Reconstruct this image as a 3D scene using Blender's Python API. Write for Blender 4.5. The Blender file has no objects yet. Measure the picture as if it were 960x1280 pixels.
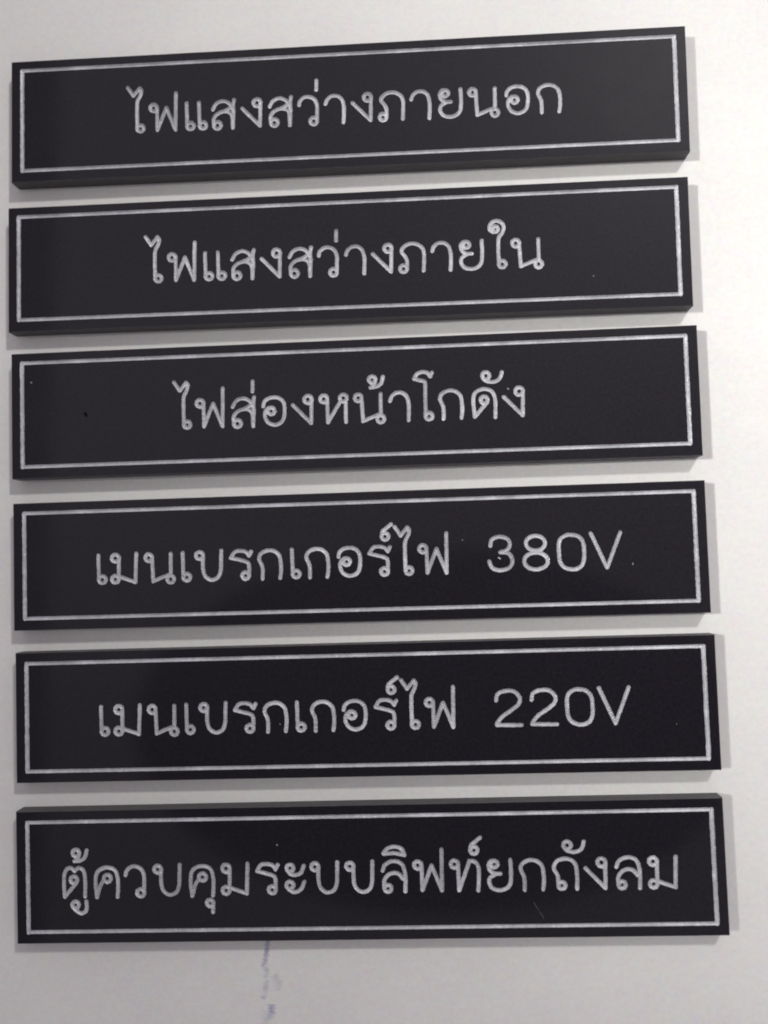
import bpy, math, random
import numpy as np
from mathutils import Matrix, Vector

MM = 0.001
random.seed(4)
C = bpy.context.scene.collection
scene = bpy.context.scene
# camera solved from the photograph (pixels, millimetres)
F_PX=1108.50; CAM_H=168.289; THICK=3.398; PH=24.257; MARGIN=1.715
CAM_R=[[0.99844, 0.0, -0.055827], [0.002881, 0.998668, 0.051525], [0.055753, -0.051605, 0.99711]]
# ------------------------------------------------------------------ camera
cam_data = bpy.data.cameras.new("camera")
cam = bpy.data.objects.new("camera", cam_data); C.objects.link(cam)
R = np.array(CAM_R)
M = Matrix([list(r) for r in R.T]).to_4x4()
M.translation = Vector((0, 0, CAM_H*MM))
cam.matrix_world = M
cam_data.sensor_fit = 'VERTICAL'; cam_data.sensor_height = 36.0
cam_data.lens = 36.0*F_PX/1280.0
cam_data.clip_start = 0.005; cam_data.clip_end = 20.0
cam_data.dof.use_dof = True
cam_data.dof.focus_distance = (CAM_H - 3.0)*MM
cam_data.dof.aperture_fstop = 9.0
scene.camera = cam
scene.cycles.filter_width = 1.9

# ------------------------------------------------------------------ room light
world = bpy.data.worlds.new("World"); scene.world = world
world.use_nodes = True
wn = world.node_tree; wn.nodes.clear()
tc = wn.nodes.new('ShaderNodeTexCoord'); sep = wn.nodes.new('ShaderNodeSeparateXYZ')
wn.links.new(tc.outputs['Generated'], sep.inputs[0])
def wmath(op, a, b_=None):
    n = wn.nodes.new('ShaderNodeMath'); n.operation = op
    for k, v in enumerate((a, b_)):
        if v is None: continue
        if isinstance(v, (int, float)): n.inputs[k].default_value = v
        else: wn.links.new(v, n.inputs[k])
    return n.outputs[0]
X_, Y_, Z_ = sep.outputs['X'], sep.outputs['Y'], sep.outputs['Z']
# the room: pale ceiling and wall beyond the table (+y, -x), dimmer on the photographer's side
mr = wn.nodes.new('ShaderNodeMapRange'); mr.interpolation_type = 'SMOOTHSTEP'
mr.inputs['From Min'].default_value = -0.30; mr.inputs['From Max'].default_value = 0.85
wn.links.new(wmath('SUBTRACT', Y_, wmath('MULTIPLY', X_, 0.55)), mr.inputs['Value'])
mixc = wn.nodes.new('ShaderNodeMix'); mixc.data_type = 'RGBA'
mixc.inputs['A'].default_value = (0.300, 0.278, 0.303, 1)
mixc.inputs['B'].default_value = (0.475, 0.444, 0.490, 1)
wn.links.new(mr.outputs['Result'], mixc.inputs['Factor'])
# where the ceiling meets the side wall on the left
wall = wn.nodes.new('ShaderNodeMapRange'); wall.interpolation_type = 'SMOOTHSTEP'
wall.inputs['From Min'].default_value = -0.452; wall.inputs['From Max'].default_value = -0.432
wall.inputs['To Min'].default_value = 0.5; wall.inputs['To Max'].default_value = 1.0
wn.links.new(wmath('DIVIDE', X_, wmath('MAXIMUM', Z_, 0.05)), wall.inputs['Value'])
mixw = wn.nodes.new('ShaderNodeMix'); mixw.data_type = 'RGBA'; mixw.blend_type = 'MULTIPLY'
mixw.inputs['Factor'].default_value = 1.0
wn.links.new(mixc.outputs['Result'], mixw.inputs['A']); wn.links.new(wall.outputs['Result'], mixw.inputs['B'])
# dim outline of the photographer leaning over the table
cx = wmath('DIVIDE', X_, wmath('MAXIMUM', Z_, 0.05)); cy = wmath('ADD', wmath('DIVIDE', Y_, wmath('MAXIMUM', Z_, 0.05)), 0.19)
rad = wmath('SQRT', wmath('ADD', wmath('MULTIPLY', cx, cx), wmath('MULTIPLY', wmath('MULTIPLY', cy, cy), 2.8)))
head = wn.nodes.new('ShaderNodeMapRange'); head.interpolation_type = 'SMOOTHSTEP'
head.inputs['From Min'].default_value = 0.325; head.inputs['From Max'].default_value = 0.352
head.inputs['To Min'].default_value = 0.36; head.inputs['To Max'].default_value = 1.0
wn.links.new(rad, head.inputs['Value'])
mixh = wn.nodes.new('ShaderNodeMix'); mixh.data_type = 'RGBA'; mixh.blend_type = 'MULTIPLY'
mixh.inputs['Factor'].default_value = 1.0
wn.links.new(mixw.outputs['Result'], mixh.inputs['A']); wn.links.new(head.outputs['Result'], mixh.inputs['B'])
mixc = mixh
bg = wn.nodes.new('ShaderNodeBackground'); bg.inputs['Strength'].default_value = 1.17
wn.links.new(mixc.outputs['Result'], bg.inputs['Color'])
wo = wn.nodes.new('ShaderNodeOutputWorld'); wn.links.new(bg.outputs[0], wo.inputs[0])

def aim(o, target):
    o.rotation_euler = (Vector(target) - o.location).to_track_quat('-Z', 'Y').to_euler()

def spot(name, loc, target, power, cone, radius, color):
    l = bpy.data.lights.new(name, 'SPOT'); l.energy = power; l.color = color
    l.shadow_soft_size = radius; l.spot_size = math.radians(cone); l.spot_blend = 1.0
    o = bpy.data.objects.new(name, l); C.objects.link(o)
    o.location = loc; aim(o, target)
    return o
# main lamp, up and to the right: the shadows under the plates fall down and to the left
spot("desk_lamp", (0.455, 0.730, 0.850), (0.195, 0.265, 0), 32.5, 48.5, 0.050, (0.992, 0.985, 0.950))
# second, narrower lamp low on the left: it lights the right of the sheet, its shadows fall to the right
spot("side_lamp", (-0.990, 0.170, 1.300), (0.155, 0.045, 0), 158.0, 9.2, 0.105, (1.0, 0.995, 0.962))

scene.view_settings.view_transform = 'Standard'
scene.view_settings.look = 'None'
scene.view_settings.exposure = 0.0
scene.view_settings.gamma = 1.0
scene.view_settings.use_curve_mapping = False

GLYPHS = {
  'sara_ai_maimalai': [('l',[(0.00,5.33),(1.08,3.70),(2.32,5.18)]),
    ('s',[(2.32,5.18),(2.67,4.66),(2.42,3.64),(1.86,2.51),(1.77,0.34),(1.80,-2.72)]),
    ('c',[(3.05,-2.87),(2.96,-3.18),(2.72,-3.41),(2.40,-3.48),(2.08,-3.38),(1.85,-3.14),(1.77,-2.82),(1.86,-2.51),(2.10,-2.28),(2.42,-2.21),(2.74,-2.30),(2.97,-2.55)])],
  'fo_fan': [('c',[(1.33,1.09),(1.24,0.76),(0.99,0.53),(0.65,0.45),(0.32,0.55),(0.08,0.81),(0.00,1.14),(0.10,1.47),(0.34,1.70),(0.68,1.78),(1.01,1.68),(1.25,1.43)]),
    ('l',[(1.36,1.17),(1.38,-3.37),(3.18,1.04),(4.93,-3.45),(5.10,3.88)])],
  'sara_e': [('l',[(0.00,1.73),(0.07,-2.69)]),
    ('c',[(1.38,-2.87),(1.29,-3.20),(1.04,-3.43),(0.70,-3.51),(0.37,-3.41),(0.13,-3.17),(0.04,-2.84),(0.14,-2.51),(0.39,-2.28),(0.72,-2.20),(1.05,-2.30),(1.30,-2.54)])],
  'so_sua': [('s',[(0.00,0.15),(0.61,1.21),(1.77,1.75),(2.91,1.44),(3.66,0.64),(4.07,-0.54)]),
    ('s',[(4.17,1.91),(3.87,0.89),(3.02,0.15),(1.99,-0.32)]),
    ('s',[(0.20,-2.95),(0.17,-1.66),(0.83,-0.79),(1.99,-0.32),(3.13,-0.50),(3.75,-1.35),(3.86,-3.62)]),
    ('l',[(3.96,1.14),(4.04,-0.80),(3.86,-3.62)]),
    ('c',[(1.55,-3.01),(1.45,-3.35),(1.19,-3.60),(0.85,-3.68),(0.51,-3.57),(0.26,-3.30),(0.17,-2.95),(0.27,-2.61),(0.53,-2.36),(0.87,-2.29),(1.22,-2.39),(1.46,-2.66)])],
  'ngo_ngu': [('c',[(3.59,1.06),(3.49,0.70),(3.23,0.45),(2.87,0.37),(2.52,0.48),(2.26,0.75),(2.18,1.11),(2.28,1.46),(2.55,1.71),(2.90,1.79),(3.26,1.68),(3.51,1.41)]),
    ('l',[(3.55,1.13),(3.41,-3.50),(0.00,0.10)])],
  'wo_waen': [('s',[(0.00,0.16),(0.19,0.94),(0.98,1.64),(2.01,1.74),(3.03,1.14),(3.47,-0.07),(3.45,-1.59),(3.44,-3.16)]),
    ('c',[(3.44,-3.11),(3.35,-3.44),(3.10,-3.68),(2.76,-3.76),(2.43,-3.65),(2.19,-3.39),(2.11,-3.04),(2.20,-2.71),(2.45,-2.47),(2.79,-2.39),(3.12,-2.50),(3.36,-2.76)])],
  'mai_ek': [('l',[(0.04,4.93),(0.00,3.01)])],
  'sara_aa': [('s',[(0.00,0.16),(0.32,0.99),(1.13,1.63),(2.24,1.65),(3.12,0.92),(3.48,-0.41),(3.50,-1.85),(3.39,-3.63)])],
  'pho_samphao': [('c',[(1.31,-3.00),(1.21,-3.32),(0.97,-3.56),(0.64,-3.63),(0.31,-3.53),(0.08,-3.28),(0.00,-2.94),(0.10,-2.61),(0.34,-2.38),(0.67,-2.30),(1.00,-2.41),(1.23,-2.66)]),
    ('s',[(1.31,-3.00),(1.35,-1.59),(1.04,-0.68),(0.36,0.30),(0.71,1.13),(1.73,1.73),(2.99,1.72),(4.11,1.06),(4.54,0.07),(4.56,-1.73),(4.44,-3.51)])],
  'yo_yak': [('c',[(1.65,1.09),(1.56,0.79),(1.33,0.58),(1.02,0.50),(0.73,0.59),(0.52,0.81),(0.45,1.11),(0.54,1.40),(0.77,1.61),(1.07,1.69),(1.37,1.61),(1.58,1.38)]),
    ('s',[(1.07,1.71),(0.44,1.63),(0.01,0.99),(0.19,0.04),(0.96,-0.56),(2.09,-0.63)]),
    ('s',[(1.12,-0.71),(0.23,-1.31),(0.00,-2.16),(0.54,-3.16),(1.79,-3.56),(3.08,-3.25),(3.84,-2.27),(4.00,-0.37),(3.97,1.81)])],
  'no_nu': [('c',[(1.31,0.97),(1.21,0.64),(0.97,0.40),(0.64,0.33),(0.31,0.44),(0.08,0.70),(0.00,1.04),(0.10,1.37),(0.34,1.61),(0.67,1.68),(1.00,1.58),(1.23,1.32)]),
    ('l',[(1.29,0.97),(1.47,-3.45),(4.32,-2.33)]),
    ('c',[(5.45,-3.16),(5.35,-3.50),(5.11,-3.73),(4.78,-3.80),(4.46,-3.70),(4.22,-3.44),(4.15,-3.10),(4.24,-2.77),(4.49,-2.53),(4.82,-2.46),(5.14,-2.56),(5.37,-2.82)]),
    ('l',[(4.88,1.62),(4.84,-2.48)])],
  'o_ang': [('s',[(0.00,0.07),(0.28,1.02),(1.31,1.64),(2.71,1.64),(3.71,0.96),(4.06,-0.27),(3.89,-2.16),(3.31,-3.11),(2.08,-3.52),(0.87,-3.01),(0.29,-1.90),(0.41,-0.89),(0.93,-0.33),(1.47,-0.19)]),
    ('c',[(2.14,-0.88),(2.05,-1.19),(1.81,-1.42),(1.49,-1.49),(1.18,-1.39),(0.95,-1.15),(0.87,-0.83),(0.96,-0.52),(1.20,-0.29),(1.52,-0.22),(1.84,-0.32),(2.06,-0.56)])],
  'ko_kai': [('s',[(0.58,-3.58),(0.58,-1.43),(0.00,0.15),(0.41,1.17),(1.55,1.68),(2.80,1.56),(3.77,0.73),(4.05,-0.58),(4.08,-2.13),(3.88,-3.54)])],
  'sara_ai_maimuan': [('c',[(1.52,3.84),(1.44,3.56),(1.24,3.37),(0.96,3.30),(0.69,3.39),(0.49,3.60),(0.43,3.89),(0.51,4.17),(0.72,4.36),(0.99,4.43),(1.27,4.34),(1.46,4.12)]),
    ('s',[(0.61,3.27),(0.02,3.73),(0.00,4.63),(0.67,5.36),(1.67,5.37),(2.40,4.77),(2.58,4.00),(2.22,2.99),(1.60,2.12),(1.45,-0.29),(1.50,-2.59)]),
    ('c',[(2.76,-2.90),(2.66,-3.23),(2.42,-3.46),(2.09,-3.53),(1.77,-3.43),(1.54,-3.18),(1.47,-2.84),(1.56,-2.52),(1.81,-2.29),(2.14,-2.21),(2.46,-2.31),(2.68,-2.57)])],
  'ho_hip': [('c',[(1.36,1.02),(1.26,0.68),(1.01,0.44),(0.66,0.36),(0.33,0.46),(0.08,0.72),(0.00,1.07),(0.10,1.41),(0.36,1.65),(0.70,1.73),(1.04,1.62),(1.28,1.36)]),
    ('l',[(1.31,1.07),(1.38,-3.44),(3.80,0.42)]),
    ('c',[(5.07,1.03),(4.97,0.69),(4.72,0.45),(4.37,0.37),(4.04,0.47),(3.79,0.73),(3.71,1.08),(3.81,1.42),(4.07,1.66),(4.41,1.73),(4.75,1.63),(4.99,1.37)]),
    ('l',[(4.83,0.48),(4.78,-3.49)])],
  'mai_tho': [('c',[(1.26,4.33),(1.16,4.02),(0.93,3.79),(0.61,3.72),(0.30,3.82),(0.08,4.06),(0.00,4.38),(0.09,4.69),(0.33,4.91),(0.65,4.99),(0.96,4.89),(1.18,4.65)]),
    ('s',[(1.20,4.00),(0.95,3.38),(0.29,2.87)]),
    ('s',[(0.29,2.87),(1.39,2.98),(2.31,3.58),(2.70,4.83)])],
  'sara_o': [('l',[(3.36,5.22),(3.03,4.47)]),
    ('s',[(3.03,4.47),(2.53,5.20),(1.54,5.42),(0.53,5.03),(0.00,4.16)]),
    ('s',[(0.00,4.16),(0.99,3.87),(1.86,3.64),(2.06,3.00),(2.00,0.10),(1.98,-2.92)]),
    ('c',[(3.25,-2.96),(3.15,-3.29),(2.91,-3.52),(2.58,-3.59),(2.26,-3.49),(2.03,-3.24),(1.95,-2.92),(2.05,-2.59),(2.30,-2.36),(2.62,-2.29),(2.94,-2.39),(3.17,-2.63)])],
  'do_dek': [('c',[(2.66,-0.35),(2.56,-0.67),(2.32,-0.90),(1.99,-0.97),(1.67,-0.87),(1.45,-0.63),(1.37,-0.30),(1.47,0.03),(1.71,0.26),(2.04,0.33),(2.35,0.23),(2.58,-0.02)]),
    ('l',[(2.54,-0.79),(0.17,-3.46)]),
    ('s',[(0.17,-3.46),(0.00,-1.25),(0.08,0.51),(0.83,1.43),(2.09,1.76),(3.31,1.33),(3.96,0.23),(4.08,-1.53),(3.98,-3.65)])],
  'mai_han_akat': [('c',[(1.34,4.20),(1.24,3.87),(0.98,3.63),(0.65,3.55),(0.31,3.66),(0.08,3.92),(0.00,4.26),(0.10,4.59),(0.35,4.83),(0.69,4.91),(1.02,4.81),(1.26,4.55)]),
    ('s',[(0.02,4.08),(0.52,3.38),(1.67,3.01),(2.74,3.22),(3.43,3.94),(3.66,4.81)])],
  'mo_ma': [('c',[(1.42,1.10),(1.32,0.77),(1.06,0.53),(0.71,0.45),(0.37,0.55),(0.12,0.80),(0.03,1.15),(0.13,1.48),(0.38,1.72),(0.73,1.81),(1.08,1.70),(1.33,1.45)]),
    ('l',[(1.39,1.11),(1.34,-2.79)]),
    ('c',[(1.33,-2.87),(1.24,-3.19),(0.99,-3.43),(0.66,-3.50),(0.33,-3.41),(0.08,-3.16),(0.00,-2.83),(0.09,-2.51),(0.34,-2.27),(0.68,-2.20),(1.01,-2.29),(1.25,-2.54)]),
    ('l',[(1.26,-2.34),(4.50,-3.49),(4.76,1.89)])],
  'bo_baimai': [('c',[(1.33,1.13),(1.23,0.81),(0.98,0.58),(0.64,0.49),(0.32,0.59),(0.08,0.83),(0.00,1.15),(0.10,1.48),(0.35,1.71),(0.68,1.79),(1.01,1.70),(1.25,1.46)]),
    ('s',[(1.33,1.13),(1.28,-0.31),(1.34,-1.75),(1.75,-2.83),(2.83,-3.51),(4.07,-3.10),(4.62,-1.91),(4.75,-0.12),(4.84,1.91)])],
  'ro_ruea': [('l',[(3.87,1.60),(3.45,0.79)]),
    ('s',[(3.45,0.79),(2.88,1.51),(1.75,1.79),(0.73,1.57),(0.00,0.52)]),
    ('s',[(0.00,0.52),(1.46,0.13),(2.84,-0.29),(3.38,-0.88),(3.39,-2.75)]),
    ('c',[(3.39,-2.90),(3.30,-3.22),(3.05,-3.45),(2.72,-3.53),(2.40,-3.43),(2.16,-3.19),(2.08,-2.86),(2.17,-2.54),(2.42,-2.31),(2.75,-2.23),(3.08,-2.33),(3.31,-2.58)])],
  'thanthakhat': [('c',[(1.29,3.60),(1.20,3.28),(0.95,3.06),(0.63,2.98),(0.31,3.07),(0.08,3.32),(0.00,3.64),(0.10,3.96),(0.34,4.19),(0.67,4.27),(0.99,4.17),(1.22,3.93)]),
    ('s',[(0.00,3.67),(0.23,4.58),(0.94,5.18),(1.81,5.85)])],
  'digit_three': [('s',[(0.31,1.25),(0.66,2.44),(2.03,2.89),(3.39,2.51),(3.91,1.50),(3.41,0.50),(2.08,0.05)]),
    ('s',[(2.08,0.05),(3.69,-0.27),(4.28,-1.67),(3.59,-2.88),(1.96,-3.29),(0.54,-2.79),(0.00,-1.55)])],
  'digit_eight': [('c',[(3.96,1.46),(3.70,0.79),(3.04,0.32),(2.15,0.16),(1.27,0.37),(0.64,0.89),(0.43,1.57),(0.69,2.24),(1.36,2.71),(2.25,2.87),(3.13,2.66),(3.75,2.14)]),
    ('c',[(4.32,-1.83),(4.00,-2.60),(3.19,-3.15),(2.10,-3.33),(1.03,-3.09),(0.26,-2.49),(0.00,-1.70),(0.32,-0.93),(1.13,-0.38),(2.22,-0.21),(3.30,-0.45),(4.06,-1.04)])],
  'digit_zero': [('c',[(0.00,0.99),(0.35,2.11),(1.38,2.78),(2.36,2.85),(3.50,2.57),(4.37,1.62),(4.56,0.23),(4.51,-1.60),(4.07,-2.81),(3.10,-3.42),(2.10,-3.49),(0.84,-3.02),(0.12,-1.99),(0.00,-0.55)])],
  'letter_v': [('l',[(0.00,3.01),(2.73,-3.40),(5.36,3.03)])],
  'digit_two': [('s',[(0.05,1.18),(0.40,2.38),(1.79,2.89),(3.30,2.76),(4.35,1.68),(4.12,0.48),(2.87,-0.55),(1.31,-1.57),(0.30,-2.60),(0.00,-3.20)]),
    ('l',[(0.00,-3.26),(4.51,-3.36)])],
  'to_tao': [('c',[(2.55,-0.53),(2.46,-0.85),(2.21,-1.08),(1.88,-1.16),(1.55,-1.07),(1.32,-0.83),(1.23,-0.51),(1.33,-0.20),(1.57,0.03),(1.90,0.11),(2.23,0.02),(2.47,-0.22)]),
    ('l',[(2.44,-1.02),(0.14,-3.59)]),
    ('s',[(0.14,-3.59),(0.00,-1.52),(0.11,0.43),(0.68,1.49),(1.47,1.62),(2.05,1.03)]),
    ('s',[(2.05,1.03),(2.74,1.60),(3.67,1.22),(4.00,0.00),(4.05,-1.82),(3.99,-3.64)])],
  'sara_uu': [('c',[(1.27,-5.08),(1.18,-5.38),(0.94,-5.60),(0.62,-5.68),(0.31,-5.59),(0.08,-5.37),(0.00,-5.06),(0.09,-4.76),(0.33,-4.54),(0.64,-4.47),(0.96,-4.55),(1.19,-4.78)]),
    ('s',[(0.17,-5.53),(0.79,-6.16),(1.74,-6.64),(2.59,-6.19),(2.73,-5.22),(2.67,-4.49)])],
  'kho_khwai': [('c',[(2.90,-0.39),(2.80,-0.71),(2.55,-0.95),(2.21,-1.03),(1.87,-0.94),(1.62,-0.70),(1.54,-0.37),(1.64,-0.04),(1.89,0.19),(2.23,0.28),(2.57,0.18),(2.82,-0.06)]),
    ('s',[(1.58,-0.61),(0.86,-1.74),(0.21,-3.75)]),
    ('s',[(0.21,-3.75),(0.00,-1.61),(0.14,0.33),(0.91,1.29),(2.26,1.61),(3.64,1.13),(4.17,-0.21),(4.23,-1.91),(4.10,-3.73)])],
  'sara_u': [('c',[(1.24,-5.09),(1.15,-5.39),(0.92,-5.60),(0.61,-5.68),(0.30,-5.60),(0.08,-5.37),(0.00,-5.07),(0.09,-4.77),(0.32,-4.55),(0.64,-4.48),(0.95,-4.56),(1.17,-4.79)]),
    ('l',[(1.24,-5.06),(1.10,-6.74)])],
  'sara_a': [('c',[(1.37,0.97),(1.28,0.66),(1.04,0.43),(0.71,0.35),(0.39,0.44),(0.17,0.67),(0.09,0.99),(0.18,1.30),(0.43,1.52),(0.75,1.60),(1.07,1.51),(1.30,1.28)]),
    ('s',[(0.13,0.70),(0.70,0.02),(1.63,-0.29),(2.68,0.06),(3.29,1.37)]),
    ('c',[(1.28,-2.11),(1.19,-2.42),(0.95,-2.64),(0.62,-2.72),(0.30,-2.63),(0.08,-2.40),(0.00,-2.09),(0.10,-1.78),(0.34,-1.55),(0.66,-1.47),(0.98,-1.56),(1.21,-1.79)]),
    ('s',[(0.04,-2.37),(0.61,-3.01),(1.54,-3.33),(2.67,-2.84),(3.32,-1.51)])],
  'lo_ling': [('s',[(0.00,0.23),(0.40,1.18),(1.40,1.81),(2.62,1.86),(3.57,1.32),(4.02,0.16),(4.13,-1.51),(4.01,-3.53)]),
    ('c',[(1.50,-2.94),(1.40,-3.25),(1.16,-3.48),(0.84,-3.55),(0.53,-3.47),(0.31,-3.24),(0.23,-2.93),(0.33,-2.62),(0.57,-2.39),(0.89,-2.32),(1.20,-2.40),(1.42,-2.63)]),
    ('s',[(0.23,-2.88),(0.23,-1.69),(0.82,-0.69),(1.81,-0.21),(2.86,-0.34),(3.68,-1.26)])],
  'sara_i': [('s',[(0.00,3.28),(0.69,4.16),(2.00,4.50),(3.28,4.11),(3.87,2.98)]),
    ('l',[(0.00,3.26),(1.96,3.37),(3.87,2.98)])],
  'tho_thahan': [('c',[(1.31,1.20),(1.21,0.88),(0.96,0.65),(0.63,0.57),(0.31,0.66),(0.08,0.90),(0.00,1.22),(0.10,1.54),(0.35,1.77),(0.68,1.85),(1.00,1.76),(1.23,1.52)]),
    ('l',[(1.28,1.25),(1.36,-3.48),(3.43,1.76)]),
    ('s',[(3.43,1.76),(4.34,1.58),(4.98,0.67),(5.00,-1.23),(4.81,-3.53)])],
  'tho_thung': [('c',[(1.95,-2.88),(1.85,-3.19),(1.61,-3.42),(1.30,-3.49),(0.99,-3.41),(0.77,-3.18),(0.70,-2.87),(0.80,-2.56),(1.04,-2.34),(1.35,-2.26),(1.66,-2.34),(1.88,-2.57)]),
    ('s',[(0.71,-2.69),(0.63,-1.15),(0.00,0.19),(0.50,1.36),(1.87,1.84),(3.20,1.55),(3.96,0.57),(4.11,-1.21),(4.01,-3.56)])],
}
TEXTS = [
  [('sara_ai_maimalai', -41.77), ('fo_fan', -37.41), ('sara_e', -30.24), ('sara_e', -27.81), ('so_sua', -25.12), ('ngo_ngu', -19.39), ('so_sua', -14.05), ('wo_waen', -8.37), ('mai_ek', -4.97), ('sara_aa', -3.24), ('ngo_ngu', 1.94), ('pho_samphao', 7.06), ('sara_aa', 13.17), ('yo_yak', 18.63), ('no_nu', 24.17), ('o_ang', 31.2), ('ko_kai', 37.18)],
  [('sara_ai_maimalai', -37.91), ('fo_fan', -33.45), ('sara_e', -26.37), ('sara_e', -23.89), ('so_sua', -21.12), ('ngo_ngu', -15.46), ('so_sua', -10.08), ('wo_waen', -4.51), ('mai_ek', -1.11), ('sara_aa', 0.68), ('ngo_ngu', 5.8), ('pho_samphao', 10.91), ('sara_aa', 17.03), ('yo_yak', 22.42), ('sara_ai_maimuan', 28.0), ('no_nu', 32.08)],
  [('sara_ai_maimalai', -33.23), ('fo_fan', -28.95), ('so_sua', -22.03), ('mai_ek', -18.15), ('o_ang', -16.17), ('ngo_ngu', -10.53), ('ho_hip', -5.34), ('no_nu', 1.2), ('mai_tho', 3.93), ('sara_aa', 7.82), ('sara_o', 12.45), ('ko_kai', 17.19), ('do_dek', 23.39), ('mai_han_akat', 25.18), ('ngo_ngu', 29.05)],
  [('sara_e', -48.42), ('mo_ma', -45.86), ('no_nu', -39.39), ('sara_e', -32.23), ('bo_baimai', -29.69), ('ro_ruea', -23.06), ('ko_kai', -17.7), ('sara_e', -11.5), ('ko_kai', -8.79), ('o_ang', -2.78), ('ro_ruea', 3.01), ('thanthakhat', 5.39), ('sara_ai_maimalai', 7.88), ('fo_fan', 12.32), ('digit_three', 25.15), ('digit_eight', 31.57), ('digit_zero', 37.99), ('letter_v', 43.89)],
  [('sara_e', -48.64), ('mo_ma', -45.97), ('no_nu', -39.56), ('sara_e', -32.42), ('bo_baimai', -29.8), ('ro_ruea', -23.23), ('ko_kai', -17.69), ('sara_e', -11.62), ('ko_kai', -8.82), ('o_ang', -2.93), ('ro_ruea', 2.97), ('thanthakhat', 5.29), ('sara_ai_maimalai', 7.83), ('fo_fan', 12.24), ('digit_two', 25.09), ('digit_two', 31.54), ('digit_zero', 37.99), ('letter_v', 43.83)],
  [('to_tao', -56.04), ('mai_tho', -54.31), ('sara_uu', -54.52), ('kho_khwai', -50.01), ('wo_waen', -44.32), ('bo_baimai', -38.94), ('kho_khwai', -32.09), ('sara_u', -29.18), ('mo_ma', -26.19), ('ro_ruea', -19.7), ('sara_a', -14.29), ('bo_baimai', -9.64), ('bo_baimai', -3.18), ('lo_ling', 3.47), ('sara_i', 3.7), ('fo_fan', 9.24), ('tho_thahan', 15.93), ('thanthakhat', 19.57), ('yo_yak', 22.76), ('ko_kai', 28.53), ('tho_thung', 34.48), ('mai_han_akat', 36.38), ('ngo_ngu', 40.15), ('lo_ling', 45.67), ('mo_ma', 51.47)],
]
PLATES = [  # x, y, turn, border shift x, y, extra width, height (mm)
  (-17.183,86.482,0.022,0.026,0.172,0.007,-0.067),
  (-17.145,57.243,0.024,-0.076,0.229,-0.001,0.185),
  (-15.909,28.992,0.029,-0.043,0.198,-0.071,-0.033),
  (-14.949,0.183,0.030,0.026,0.157,-0.141,-0.086),
  (-13.743,-28.078,0.032,-0.012,0.032,0.052,0.034),
  (-12.925,-57.391,0.035,0.044,0.050,0.152,-0.034),
]

# ------------------------------------------------------------------ materials
def new_mat(name):
    m = bpy.data.materials.new(name); m.use_nodes = True
    nt = m.node_tree; b = nt.nodes['Principled BSDF']
    return m, nt, b

def coords(nt, scale):
    t = nt.nodes.new('ShaderNodeTexCoord'); mp = nt.nodes.new('ShaderNodeMapping')
    mp.inputs['Scale'].default_value = (scale, scale, scale) if not isinstance(scale, tuple) else scale
    nt.links.new(t.outputs['Object'], mp.inputs['Vector'])
    return mp.outputs['Vector']

def noise(nt, vec, scale, detail=3.0, rough=0.55):
    n = nt.nodes.new('ShaderNodeTexNoise'); n.inputs['Scale'].default_value = scale
    n.inputs['Detail'].default_value = detail; n.inputs['Roughness'].default_value = rough
    nt.links.new(vec, n.inputs['Vector']); return n.outputs['Fac']

def ramp(nt, fac, stops):
    r = nt.nodes.new('ShaderNodeValToRGB'); nt.links.new(fac, r.inputs['Fac'])
    e = r.color_ramp.elements
    while len(e) < len(stops): e.new(0.5)
    for k, (p_, c_) in enumerate(stops):
        e[k].position = p_; e[k].color = (*c_, 1) if len(c_) == 3 else c_
    return r.outputs['Color']

def bump(nt, b, fac, dist, strength=1.0, normal=None):
    bm = nt.nodes.new('ShaderNodeBump'); bm.inputs['Distance'].default_value = dist
    bm.inputs['Strength'].default_value = strength
    nt.links.new(fac, bm.inputs['Height'])
    if normal is not None: nt.links.new(normal, bm.inputs['Normal'])
    nt.links.new(bm.outputs[0], b.inputs['Normal']); return bm.outputs[0]

def paper_material():
    m, nt, b = new_mat("white_paper")
    v = coords(nt, 1000.0)                       # millimetres
    n1 = noise(nt, v, 1.1, 4.0, 0.7)             # grain
    n2 = noise(nt, v, 0.035, 2.0, 0.5)           # faint tone drift
    mx = nt.nodes.new('ShaderNodeMath'); mx.operation = 'MULTIPLY_ADD'
    mx.inputs[1].default_value = 0.6; nt.links.new(n1, mx.inputs[0])
    m2 = nt.nodes.new('ShaderNodeMath'); m2.operation = 'MULTIPLY'; m2.inputs[1].default_value = 0.4
    nt.links.new(n2, m2.inputs[0]); nt.links.new(m2.outputs[0], mx.inputs[2])
    col = ramp(nt, mx.outputs[0], [(0.30, (0.735, 0.725, 0.708)), (0.52, (0.795, 0.787, 0.763)), (0.72, (0.84, 0.838, 0.812))])
    nc = nt.nodes.new('ShaderNodeTexNoise'); nc.inputs['Scale'].default_value = 0.45; nc.inputs['Detail'].default_value = 4.0
    nc.inputs['Roughness'].default_value = 0.7; nt.links.new(v, nc.inputs['Vector'])
    mxc = nt.nodes.new('ShaderNodeMix'); mxc.data_type = 'RGBA'; mxc.blend_type = 'SOFT_LIGHT'; mxc.inputs['Factor'].default_value = 0.38
    nt.links.new(col, mxc.inputs['A']); nt.links.new(nc.outputs['Color'], mxc.inputs['B'])
    nt.links.new(mxc.outputs['Result'], b.inputs['Base Color'])
    b.inputs['Roughness'].default_value = 0.55
    b.inputs['Specular IOR Level'].default_value = 0.3
    n3 = noise(nt, v, 0.9, 3.0, 0.6)
    nb = bump(nt, b, n3, 0.00003, 0.5)
    n4 = noise(nt, v, 0.02, 1.0, 0.4)
    bump(nt, b, n4, 0.0012, 0.5, nb)
    return m

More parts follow.
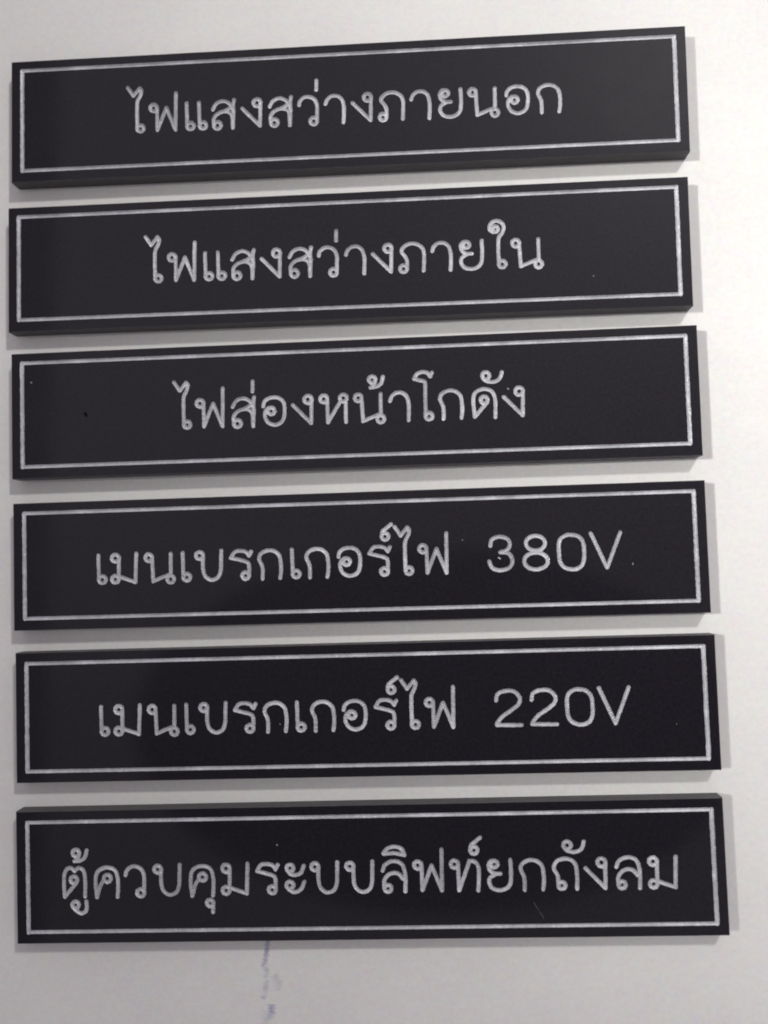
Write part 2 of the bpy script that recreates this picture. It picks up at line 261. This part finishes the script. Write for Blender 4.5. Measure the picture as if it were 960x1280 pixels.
def face_material():
    m, nt, b = new_mat("black_acrylic_face")
    v = coords(nt, 1000.0)
    n1 = noise(nt, v, 1.6, 4.0, 0.75); n2 = noise(nt, v, 0.09, 3.0, 0.6)
    nc = nt.nodes.new('ShaderNodeTexNoise'); nc.inputs['Scale'].default_value = 0.9; nc.inputs['Detail'].default_value = 3.0
    nt.links.new(v, nc.inputs['Vector'])
    col = ramp(nt, n1, [(0.32, (0.0022, 0.0015, 0.0038)), (0.68, (0.0105, 0.0078, 0.0140))])
    mx = nt.nodes.new('ShaderNodeMix'); mx.data_type = 'RGBA'; mx.blend_type = 'OVERLAY'; mx.inputs['Factor'].default_value = 0.35
    nt.links.new(col, mx.inputs['A']); nt.links.new(nc.outputs['Color'], mx.inputs['B'])
    nt.links.new(mx.outputs['Result'], b.inputs['Base Color'])
    r = nt.nodes.new('ShaderNodeMapRange'); nt.links.new(n2, r.inputs['Value'])
    r.inputs['From Min'].default_value = 0.3; r.inputs['From Max'].default_value = 0.7
    r.inputs['To Min'].default_value = 0.42; r.inputs['To Max'].default_value = 0.48
    nt.links.new(r.outputs[0], b.inputs['Roughness'])
    b.inputs['Specular IOR Level'].default_value = 0.14
    b.inputs['Coat Weight'].default_value = 1.0; b.inputs['Coat IOR'].default_value = 1.38
    sm = nt.nodes.new('ShaderNodeMapRange')       # wiped-on smears in the gloss
    nt.links.new(noise(nt, coords(nt, (260.0, 900.0, 900.0)), 0.16, 5.0, 0.65), sm.inputs['Value'])
    sm.inputs['From Min'].default_value = 0.35; sm.inputs['From Max'].default_value = 0.72
    sm.inputs['To Min'].default_value = 0.015; sm.inputs['To Max'].default_value = 0.09
    nt.links.new(sm.outputs[0], b.inputs['Coat Roughness'])
    bump(nt, b, noise(nt, v, 3.0, 3.0, 0.7), 0.000006, 0.6)
    return m

def side_material():
    m, nt, b = new_mat("sawn_acrylic_edge")
    v = coords(nt, (1000.0, 1000.0, 5000.0))
    n1 = noise(nt, v, 0.8, 4.0, 0.65)
    col = ramp(nt, n1, [(0.3, (0.045, 0.041, 0.047)), (0.7, (0.090, 0.085, 0.089))])
    nt.links.new(col, b.inputs['Base Color'])
    b.inputs['Roughness'].default_value = 0.6
    b.inputs['Specular IOR Level'].default_value = 0.5
    bump(nt, b, n1, 0.00005, 0.6)
    return m

def groove_material():
    m, nt, b = new_mat("engraved_white_core")
    v = coords(nt, 1000.0)
    na = noise(nt, v, 1.3, 3.0, 0.6); nb_ = noise(nt, v, 0.16, 2.0, 0.6)   # fine tooling, plus slow brightness drift painted into the colour as glints
    ad = nt.nodes.new('ShaderNodeMix'); ad.inputs['Factor'].default_value = 0.62
    nt.links.new(na, ad.inputs['A']); nt.links.new(nb_, ad.inputs['B'])
    n1 = ad.outputs['Result']
    col = ramp(nt, n1, [(0.34, (0.36, 0.365, 0.385)), (0.5, (0.46, 0.465, 0.49)), (0.66, (0.62, 0.625, 0.66))])
    nt.links.new(col, b.inputs['Base Color'])
    b.inputs['Roughness'].default_value = 0.26
    b.inputs['Specular IOR Level'].default_value = 0.85
    bump(nt, b, noise(nt, v, 4.5, 2.0, 0.6), 0.00005, 0.45)
    return m

def chip_material(name, c):
    m, nt, b = new_mat(name)
    n = noise(nt, coords(nt, 1000.0), 4.0)
    col = ramp(nt, n, [(0.3, tuple(x*0.8 for x in c)), (0.7, c)])
    nt.links.new(col, b.inputs['Base Color']); b.inputs['Roughness'].default_value = 0.6
    return m

def ink_material():
    m, nt, b = new_mat("faded_blue_ink")
    v = coords(nt, 1000.0)
    col = ramp(nt, noise(nt, v, 1.5, 3.0, 0.7), [(0.3, (0.30, 0.34, 0.56)), (0.7, (0.44, 0.47, 0.64))])
    nt.links.new(col, b.inputs['Base Color']); b.inputs['Roughness'].default_value = 0.6
    at = nt.nodes.new('ShaderNodeAttribute'); at.attribute_name = 'fade'
    n = noise(nt, v, 0.7, 1.0, 0.5)
    mr_ = nt.nodes.new('ShaderNodeMapRange'); nt.links.new(n, mr_.inputs['Value'])
    mr_.inputs['From Min'].default_value = 0.20; mr_.inputs['From Max'].default_value = 0.80
    mu = nt.nodes.new('ShaderNodeMath'); mu.operation = 'MULTIPLY'
    nt.links.new(mr_.outputs[0], mu.inputs[0]); nt.links.new(at.outputs['Fac'], mu.inputs[1])
    nt.links.new(mu.outputs[0], b.inputs['Alpha'])
    return m

M_PAPER, M_FACE, M_SIDE, M_GROOVE = paper_material(), face_material(), side_material(), groove_material()
M_PIT = chip_material("dark_pit", (0.006, 0.005, 0.006))
M_DUST = chip_material("pale_dust", (0.36, 0.35, 0.37))
M_SCRATCH = chip_material("fine_scratch", (0.085, 0.078, 0.07))
M_INK = ink_material()

# ------------------------------------------------------------------ helpers
def link_mesh(name, verts, faces, mat, parent=None, smooth=False):
    me = bpy.data.meshes.new(name)
    me.from_pydata([tuple(v) for v in verts], [], faces); me.update()
    if smooth: me.polygons.foreach_set('use_smooth', [True]*len(me.polygons))
    me.materials.append(mat)
    o = bpy.data.objects.new(name, me); C.objects.link(o)
    if parent: o.parent = parent
    return o

def catmull(P, closed=False, n=7):
    P = np.array(P, float)
    if closed: Q = np.vstack([P[-1], P, P[0], P[1]])
    else: Q = np.vstack([2*P[0]-P[1], P, 2*P[-1]-P[-2]])
    out = []
    for k in range(1, len(Q)-2):
        a, b_, c, d = Q[k-1], Q[k], Q[k+1], Q[k+2]
        for t in np.linspace(0, 1, n, endpoint=False):
            out.append(0.5*((2*b_)+(-a+c)*t+(2*a-5*b_+4*c-d)*t*t+(-a+3*b_-3*c+d)*t**3))
    out.append(Q[-2])
    return np.array(out)

def polyline(typ, pts):
    if typ == 'l': return np.array(pts, float)
    return catmull(pts, typ == 'c')

rng = np.random.RandomState(11)
def value_noise(X, Y, freq, seed):
    r = np.random.RandomState(seed); T = r.rand(256, 256)*2-1
    x = X*freq+400; y = Y*freq+400
    xi = np.floor(x).astype(int); yi = np.floor(y).astype(int); fx = x-xi; fy = y-yi
    fx = fx*fx*(3-2*fx); fy = fy*fy*(3-2*fy)
    g = lambda a, b_: T[a % 256, b_ % 256]
    return (g(xi, yi)*(1-fx)*(1-fy)+g(xi+1, yi)*fx*(1-fy)+g(xi, yi+1)*(1-fx)*fy+g(xi+1, yi+1)*fx*fy)

# marching squares: cell corners 0..3, edges 4..7 (bottom, right, top, left)
def ms_tables():
    inside, outside = {}, {}
    for case in range(16):
        for tab, want in ((inside, 1), (outside, 0)):
            poly = []
            for k in range(4):
                a = (case >> k) & 1; b_ = (case >> ((k+1) % 4)) & 1
                if a == want: poly.append(k)
                if a != b_: poly.append(4+k)
            if case in (5, 10) and want == 0:      # saddle: two corner triangles
                tris = []
                for k in range(4):
                    if ((case >> k) & 1) == 0: tris.append([k, 4+k, 4+(k-1) % 4])
                tab[case] = tris
            else: tab[case] = [poly] if len(poly) >= 3 else []
    return inside, outside
MS_IN, MS_OUT = ms_tables()

def engrave(pi, W, H, parts, root):
    """The top face of one plate as a grid with the cutter's grooves opened in it:
    parts = list of (name, material, radius, depth, roughness, [polylines])."""
    step = 0.1
    nx = int(round((W-0.24)/step))+1; ny = int(round((H-0.24)/step))+1
    xs = np.linspace(-(W-0.24)/2, (W-0.24)/2, nx); ys = np.linspace(-(H-0.24)/2, (H-0.24)/2, ny)
    F = np.full((ny, nx), 9.0); OWN = np.zeros((ny, nx), int)-1; ARC = np.zeros((ny, nx))
    XX, YY = np.meshgrid(xs, ys)
    jag = (0.6*value_noise(XX, YY, 2.4, 31+pi)+0.4*value_noise(XX, YY, 5.0, 57+pi))
    for k, (name, mat, rad, depth, rough, lines) in enumerate(parts):
        for L in lines:
            run = 0.0
            for s in range(len(L)-1):
                a, b_ = L[s], L[s+1]
                arc0 = run; run += float(np.hypot(*(b_-a)))
                pad = rad+0.45
                i0 = max(0, np.searchsorted(xs, min(a[0], b_[0])-pad)); i1 = min(nx, np.searchsorted(xs, max(a[0], b_[0])+pad))
                j0 = max(0, np.searchsorted(ys, min(a[1], b_[1])-pad)); j1 = min(ny, np.searchsorted(ys, max(a[1], b_[1])+pad))
                if i1 <= i0 or j1 <= j0: continue
                x = XX[j0:j1, i0:i1]; y = YY[j0:j1, i0:i1]
                d = b_-a; L2 = max(1e-9, float(d@d))
                t = np.clip(((x-a[0])*d[0]+(y-a[1])*d[1])/L2, 0, 1)
                dist = np.hypot(x-a[0]-t*d[0], y-a[1]-t*d[1])
                r_, q_ = rad, rough
                if name == 'border_line':           # upright cuts came out wider and rougher
                    up = abs(d[1]) > abs(d[0])
                    r_, q_ = (rad*1.17, rough) if up else (rad, rough*0.4)
                bead = 0.022*np.sin((arc0+t*math.sqrt(L2))*2*math.pi/0.47+1.5*jag[j0:j1, i0:i1])
                f = dist-r_-q_*jag[j0:j1, i0:i1]-(bead if name.startswith('engraved') else 0.0)
                sub = F[j0:j1, i0:i1]; msk = f < sub
                sub[msk] = f[msk]; OWN[j0:j1, i0:i1][msk] = k
                ARC[j0:j1, i0:i1][msk] = (arc0+t*math.sqrt(L2))[msk]
    ins = F < 0
    e = 0.002
    F = np.where(np.abs(F) < e, np.where(ins, -e, e), F)
    N = nx*ny
    cid = np.arange(N).reshape(ny, nx)
    case = (ins[:-1, :-1]*1+ins[:-1, 1:]*2+ins[1:, 1:]*4+ins[1:, :-1]*8)
    # crossing positions on horizontal / vertical edges
    def vid(j, i, c):
        if c < 4: return int(cid[(j, j, j+1, j+1)[c], (i, i+1, i+1, i)[c]])
        if c == 4: return N+int(cid[j, i])
        if c == 6: return N+int(cid[j+1, i])
        if c == 5: return 2*N+int(cid[j, i+1])
        return 2*N+int(cid[j, i])
    tN = 0.5
    chat = value_noise(XX, YY, 3.2, 91+pi); chat2 = value_noise(XX, YY, 7.0, 92+pi)
    depthA = np.array([q[3] for q in parts]+[0.2])
    q = np.clip(-F/0.17, 0, 1)
    floor_prof = np.sin(q*math.pi/2)**0.9
    Z = -depthA[OWN]*(floor_prof*(0.86+0.16*chat+0.10*chat2)+0.75*np.clip((-F-0.10)/0.30, 0, 1)+0.13*q*np.sin(ARC*2*math.pi/0.47+1.5*jag))
    slow = value_noise(XX, YY, 0.14, 17+pi)
    Z = Z*(1+0.45*slow)
    Z = np.where(ins, np.minimum(Z, -0.01), 0)
    def pos(v, groove):
        if v < N:
            j, i = divmod(v, nx); return (xs[i]*MM, ys[j]*MM, (Z[j, i]*MM if groove else 0.0))
        if v < 2*N:
            j, i = divmod(v-N, nx); a, b_ = F[j, i], F[j, i+1]; t = a/(a-b_)
            return ((xs[i]+(xs[i+1]-xs[i])*t)*MM, ys[j]*MM, 0.0)
        j, i = divmod(v-2*N, nx); a, b_ = F[j, i], F[j+1, i]; t = a/(a-b_)
        return (xs[i]*MM, (ys[j]+(ys[j+1]-ys[j])*t)*MM, 0.0)
    # black face
    face_polys = []
    for j in range(ny-1):
        row = case[j]; nz = np.nonzero(row)[0]
        prev = 0
        for i in list(nz)+[nx-1]:
            if i > prev:
                face_polys.append([int(cid[j, prev]), int(cid[j, i]), int(cid[j+1, i]), int(cid[j+1, prev])])
            prev = i+1
        for i in nz:
            c = int(row[i])
            for poly in MS_OUT[c]: face_polys.append([vid(j, i, v) for v in poly])
    def build(name, polys, mat, groove):
        flat = np.array([v for p_ in polys for v in p_])
        uq, inv = np.unique(flat, return_inverse=True)
        verts = [pos(int(v), groove) for v in uq]
        faces = []; k = 0
        inv = inv.tolist()
        for p_ in polys: faces.append(inv[k:k+len(p_)]); k += len(p_)
        o = link_mesh(name, verts, faces, mat, root, groove)
        o.location = (0, 0, THICK*MM)
        return o
    build('front_face', face_polys, M_FACE, False)
    # grooves, one per engraved part
    jj, ii = np.nonzero(case)
    own_polys = [[] for _ in parts]
    for j, i in zip(jj.tolist(), ii.tolist()):
        c = int(case[j, i])
        blk = F[j:j+2, i:i+2]; a, b_ = divmod(int(blk.argmin()), 2)
        k = int(OWN[j+a, i+b_])
        for poly in MS_IN[c]: own_polys[k].append([vid(j, i, v) for v in poly])
    for k, (name, mat, *_r) in enumerate(parts):
        if own_polys[k]: build(name, own_polys[k], mat, True)

def plate_body(W, H, root, seed):
    """Sawn slab: outer sides with slight waviness, a fine bevel up to the face, base and a solid core under the cuts."""
    r = np.random.RandomState(seed)
    n = 40; m = 10
    loop = []
    for k in range(n): loop.append((-1+2*k/n, -1))
    for k in range(m): loop.append((1, -1+2*k/m))
    for k in range(n): loop.append((1-2*k/n, 1))
    for k in range(m): loop.append((-1, 1-2*k/m))
    L = len(loop)
    def ring(w, h, z, wob=0.0):
        out = []
        for (a, b_) in loop:
            out.append(((a*w/2+r.uniform(-wob, wob))*MM, (b_*h/2+r.uniform(-wob, wob))*MM, z*MM))
        return out
    V = ring(W-0.1, H-0.1, 0.0)+ring(W, H, 0.06)+ring(W, H, THICK-0.10, 0.012)+ring(W-0.24, H-0.24, THICK)
    F_ = []
    for s in range(3):
        for k in range(L):
            a = s*L+k; b_ = s*L+(k+1) % L
            F_.append([a, b_, b_+L, a+L])
    F_.append(list(range(L))[::-1])
    o = len(V)
    V += [(-W/2*0.998*MM, -H/2*0.99*MM, (THICK-0.8)*MM), (W/2*0.998*MM, -H/2*0.99*MM, (THICK-0.8)*MM), (W/2*0.998*MM, H/2*0.99*MM, (THICK-0.8)*MM), (-W/2*0.998*MM, H/2*0.99*MM, (THICK-0.8)*MM)]
    F_.append([o, o+1, o+2, o+3])
    return link_mesh('body', V, F_, M_SIDE, root)

# ------------------------------------------------------------------ the sheet the plates lie on
def tabletop():
    nx, ny = 60, 60
    V = [((-0.6+1.2*i/nx), (-0.6+1.2*j/ny), 0.0) for j in range(ny+1) for i in range(nx+1)]
    Fc = [[j*(nx+1)+i, j*(nx+1)+i+1, (j+1)*(nx+1)+i+1, (j+1)*(nx+1)+i] for j in range(ny) for i in range(nx)]
    o = link_mesh('tabletop', V, Fc, M_PAPER); o['kind'] = 'structure'
    o['label'] = 'white paper covered table surface'
    return o
table = tabletop()

def ink_stroke(pts, width, fades):
    P = catmull(pts, n=8); n = len(P); V = []; A_ = []
    fd = np.interp(np.linspace(0, 1, n), np.linspace(0, 1, len(fades)), fades)
    for k in range(n):
        t = P[min(k+1, n-1)]-P[max(k-1, 0)]; t = t/max(1e-9, np.hypot(*t)); nrm = np.array([-t[1], t[0]])
        for q, f in ((-1.0, 0.0), (-0.3, 1.0), (0.3, 1.0), (1.0, 0.0)):
            w = width*0.68*q*(1+0.25*math.sin(k*1.7))
            V.append(((P[k][0]+nrm[0]*w)*MM, (P[k][1]+nrm[1]*w)*MM, 0.00001))
            A_.append(f*fd[k]*(0.15 if k in (0, n-1) else 1))
    Fc = [[4*k+c, 4*k+c+1, 4*k+c+5, 4*k+c+4] for k in range(n-1) for c in range(3)]
    o = link_mesh('ink_mark', V, Fc, M_INK, table)
    at = o.data.attributes.new('fade', 'FLOAT', 'POINT'); at.data.foreach_set('value', A_)
    return o
for pts, w, fd in [
    ([(-31.2, -71.0), (-31.35, -73.2), (-31.6, -75.0), (-32.1, -76.4)], 0.9, [0.8, 0.75, 0.7, 0.4]),
    ([(-31.6, -76.2), (-31.35, -77.4), (-31.7, -78.4)], 1.0, [0.35, 0.35, 0.2]),
    ([(-31.1, -78.6), (-31.5, -80.0), (-31.7, -81.2), (-32.1, -82.2)], 0.9, [0.35, 0.55, 0.35, 0.45]),
    ([(-29.9, -77.6), (-29.3, -79.0), (-29.2, -80.6)], 1.5, [0.18, 0.3, 0.12]),
    ([(-30.3, -83.0), (-30.35, -84.4), (-31.0, -85.9)], 1.4, [0.65, 0.7, 0.3]),
    ([(-31.3, -84.2), (-31.5, -85.6), (-31.6, -87.4)], 1.8, [0.15, 0.25, 0.15])]:
    ink_stroke(pts, w, fd)

# ------------------------------------------------------------------ the six nameplates
LABELS = [
 'black engraved nameplate at the top of the column, Thai text for outside lighting',
 'black engraved nameplate second from the top, Thai text for inside lighting, no numbers',
 'black engraved nameplate third from the top, Thai warehouse front light text, dark pit at left',
 'black engraved nameplate whose white Thai text ends in 380V',
 'black engraved nameplate whose white Thai text ends in 220V',
 'black engraved nameplate at the bottom, longest Thai text, fine scratch at lower right',
]
MARKS = {    # surface flaws: (name, material, radius, depth, points) in plate millimetres
 0: [('nick', M_PIT, .10, .2, [(18.0, -9.9), (18.5, -9.95)])],
 1: [('dust_speck', M_DUST, .07, .03, [(46.9, -5.9), (47.05, -5.8)])],
 2: [('dust_speck', M_DUST, .13, .03, [(-61.1, 6.4), (-61.0, 6.45)]), ('pit', M_PIT, .30, .35, [(-50.55, 0.0), (-50.35, -0.4)]), ('dust_speck', M_DUST, .12, .03, [(29.85, 1.65), (29.95, 1.55)])],
 3: [('dust_speck', M_DUST, .11, .03, [(51.3, -2.7), (51.27, -2.95)]), ('nick', M_GROOVE, .13, .1, [(26.9, -0.95), (27.2, -1.15)]), ('nick', M_PIT, .16, .3, [(6.0, -9.9), (6.7, -9.95)]), ('dust_speck', M_DUST, .07, .03, [(20.3, 2.5), (20.4, 2.5)])],
 4: [('dust_speck', M_DUST, .10, .03, [(-14.9, -2.2), (-14.85, -2.25)]), ('dust_speck', M_DUST, .07, .03, [(57.4, -3.8), (57.5, -3.75)])],
 5: [('dust_speck', M_DUST, .11, .03, [(-15.9, 5.2), (-15.8, 5.1)]), ('scratch', M_SCRATCH, .055, .04, [(30.6, -5.85), (31.3, -7.0), (31.93, -7.99), (32.4, -8.9)])],
}
for pi, (px, py, turn, bx, by, dW, dH) in enumerate(PLATES):
    W, H = 130.0+dW, PH+dH
    root = bpy.data.objects.new('nameplate', None); C.objects.link(root)
    root.empty_display_size = 0.01
    root.location = (px*MM, py*MM, 0.00002); root.rotation_euler = (0, 0, turn)
    root['label'] = LABELS[pi]; root['category'] = 'nameplate'; root['group'] = 'engraved nameplates in a column'
    plate_body(W, H, root, pi+3)
    parts = []
    r0 = 0.345
    w, h = W/2-MARGIN-r0*1.17-0.03, H/2-MARGIN-r0-0.03
    parts.append(('border_line', M_GROOVE, r0, 0.20, 0.075, [np.array([(-w+bx, -h+by), (w+bx, -h+by), (w+bx, h+by), (-w+bx, h+by), (-w+bx, -h+by)])]))
    voff = (0.33, 0, 0, 0, 0, -0.03)[pi]
    for g, u in TEXTS[pi]:
        lines = [polyline(t, pts)+np.array([u, voff]) for t, pts in GLYPHS[g]]
        nm = 'engraved_digit' if g.startswith('digit') else ('engraved_mark' if g in ('mai_ek', 'mai_tho', 'thanthakhat', 'mai_han_akat', 'sara_i', 'sara_u', 'sara_uu') else 'engraved_letter')
        parts.append((nm, M_GROOVE, 0.366, 0.21, 0.055, lines))
    for nm, mt, rad, dep, pts in MARKS[pi]:
        parts.append((nm, mt, rad, dep, 0.04, [np.array(pts, float)]))
    engrave(pi, W, H, parts, root)
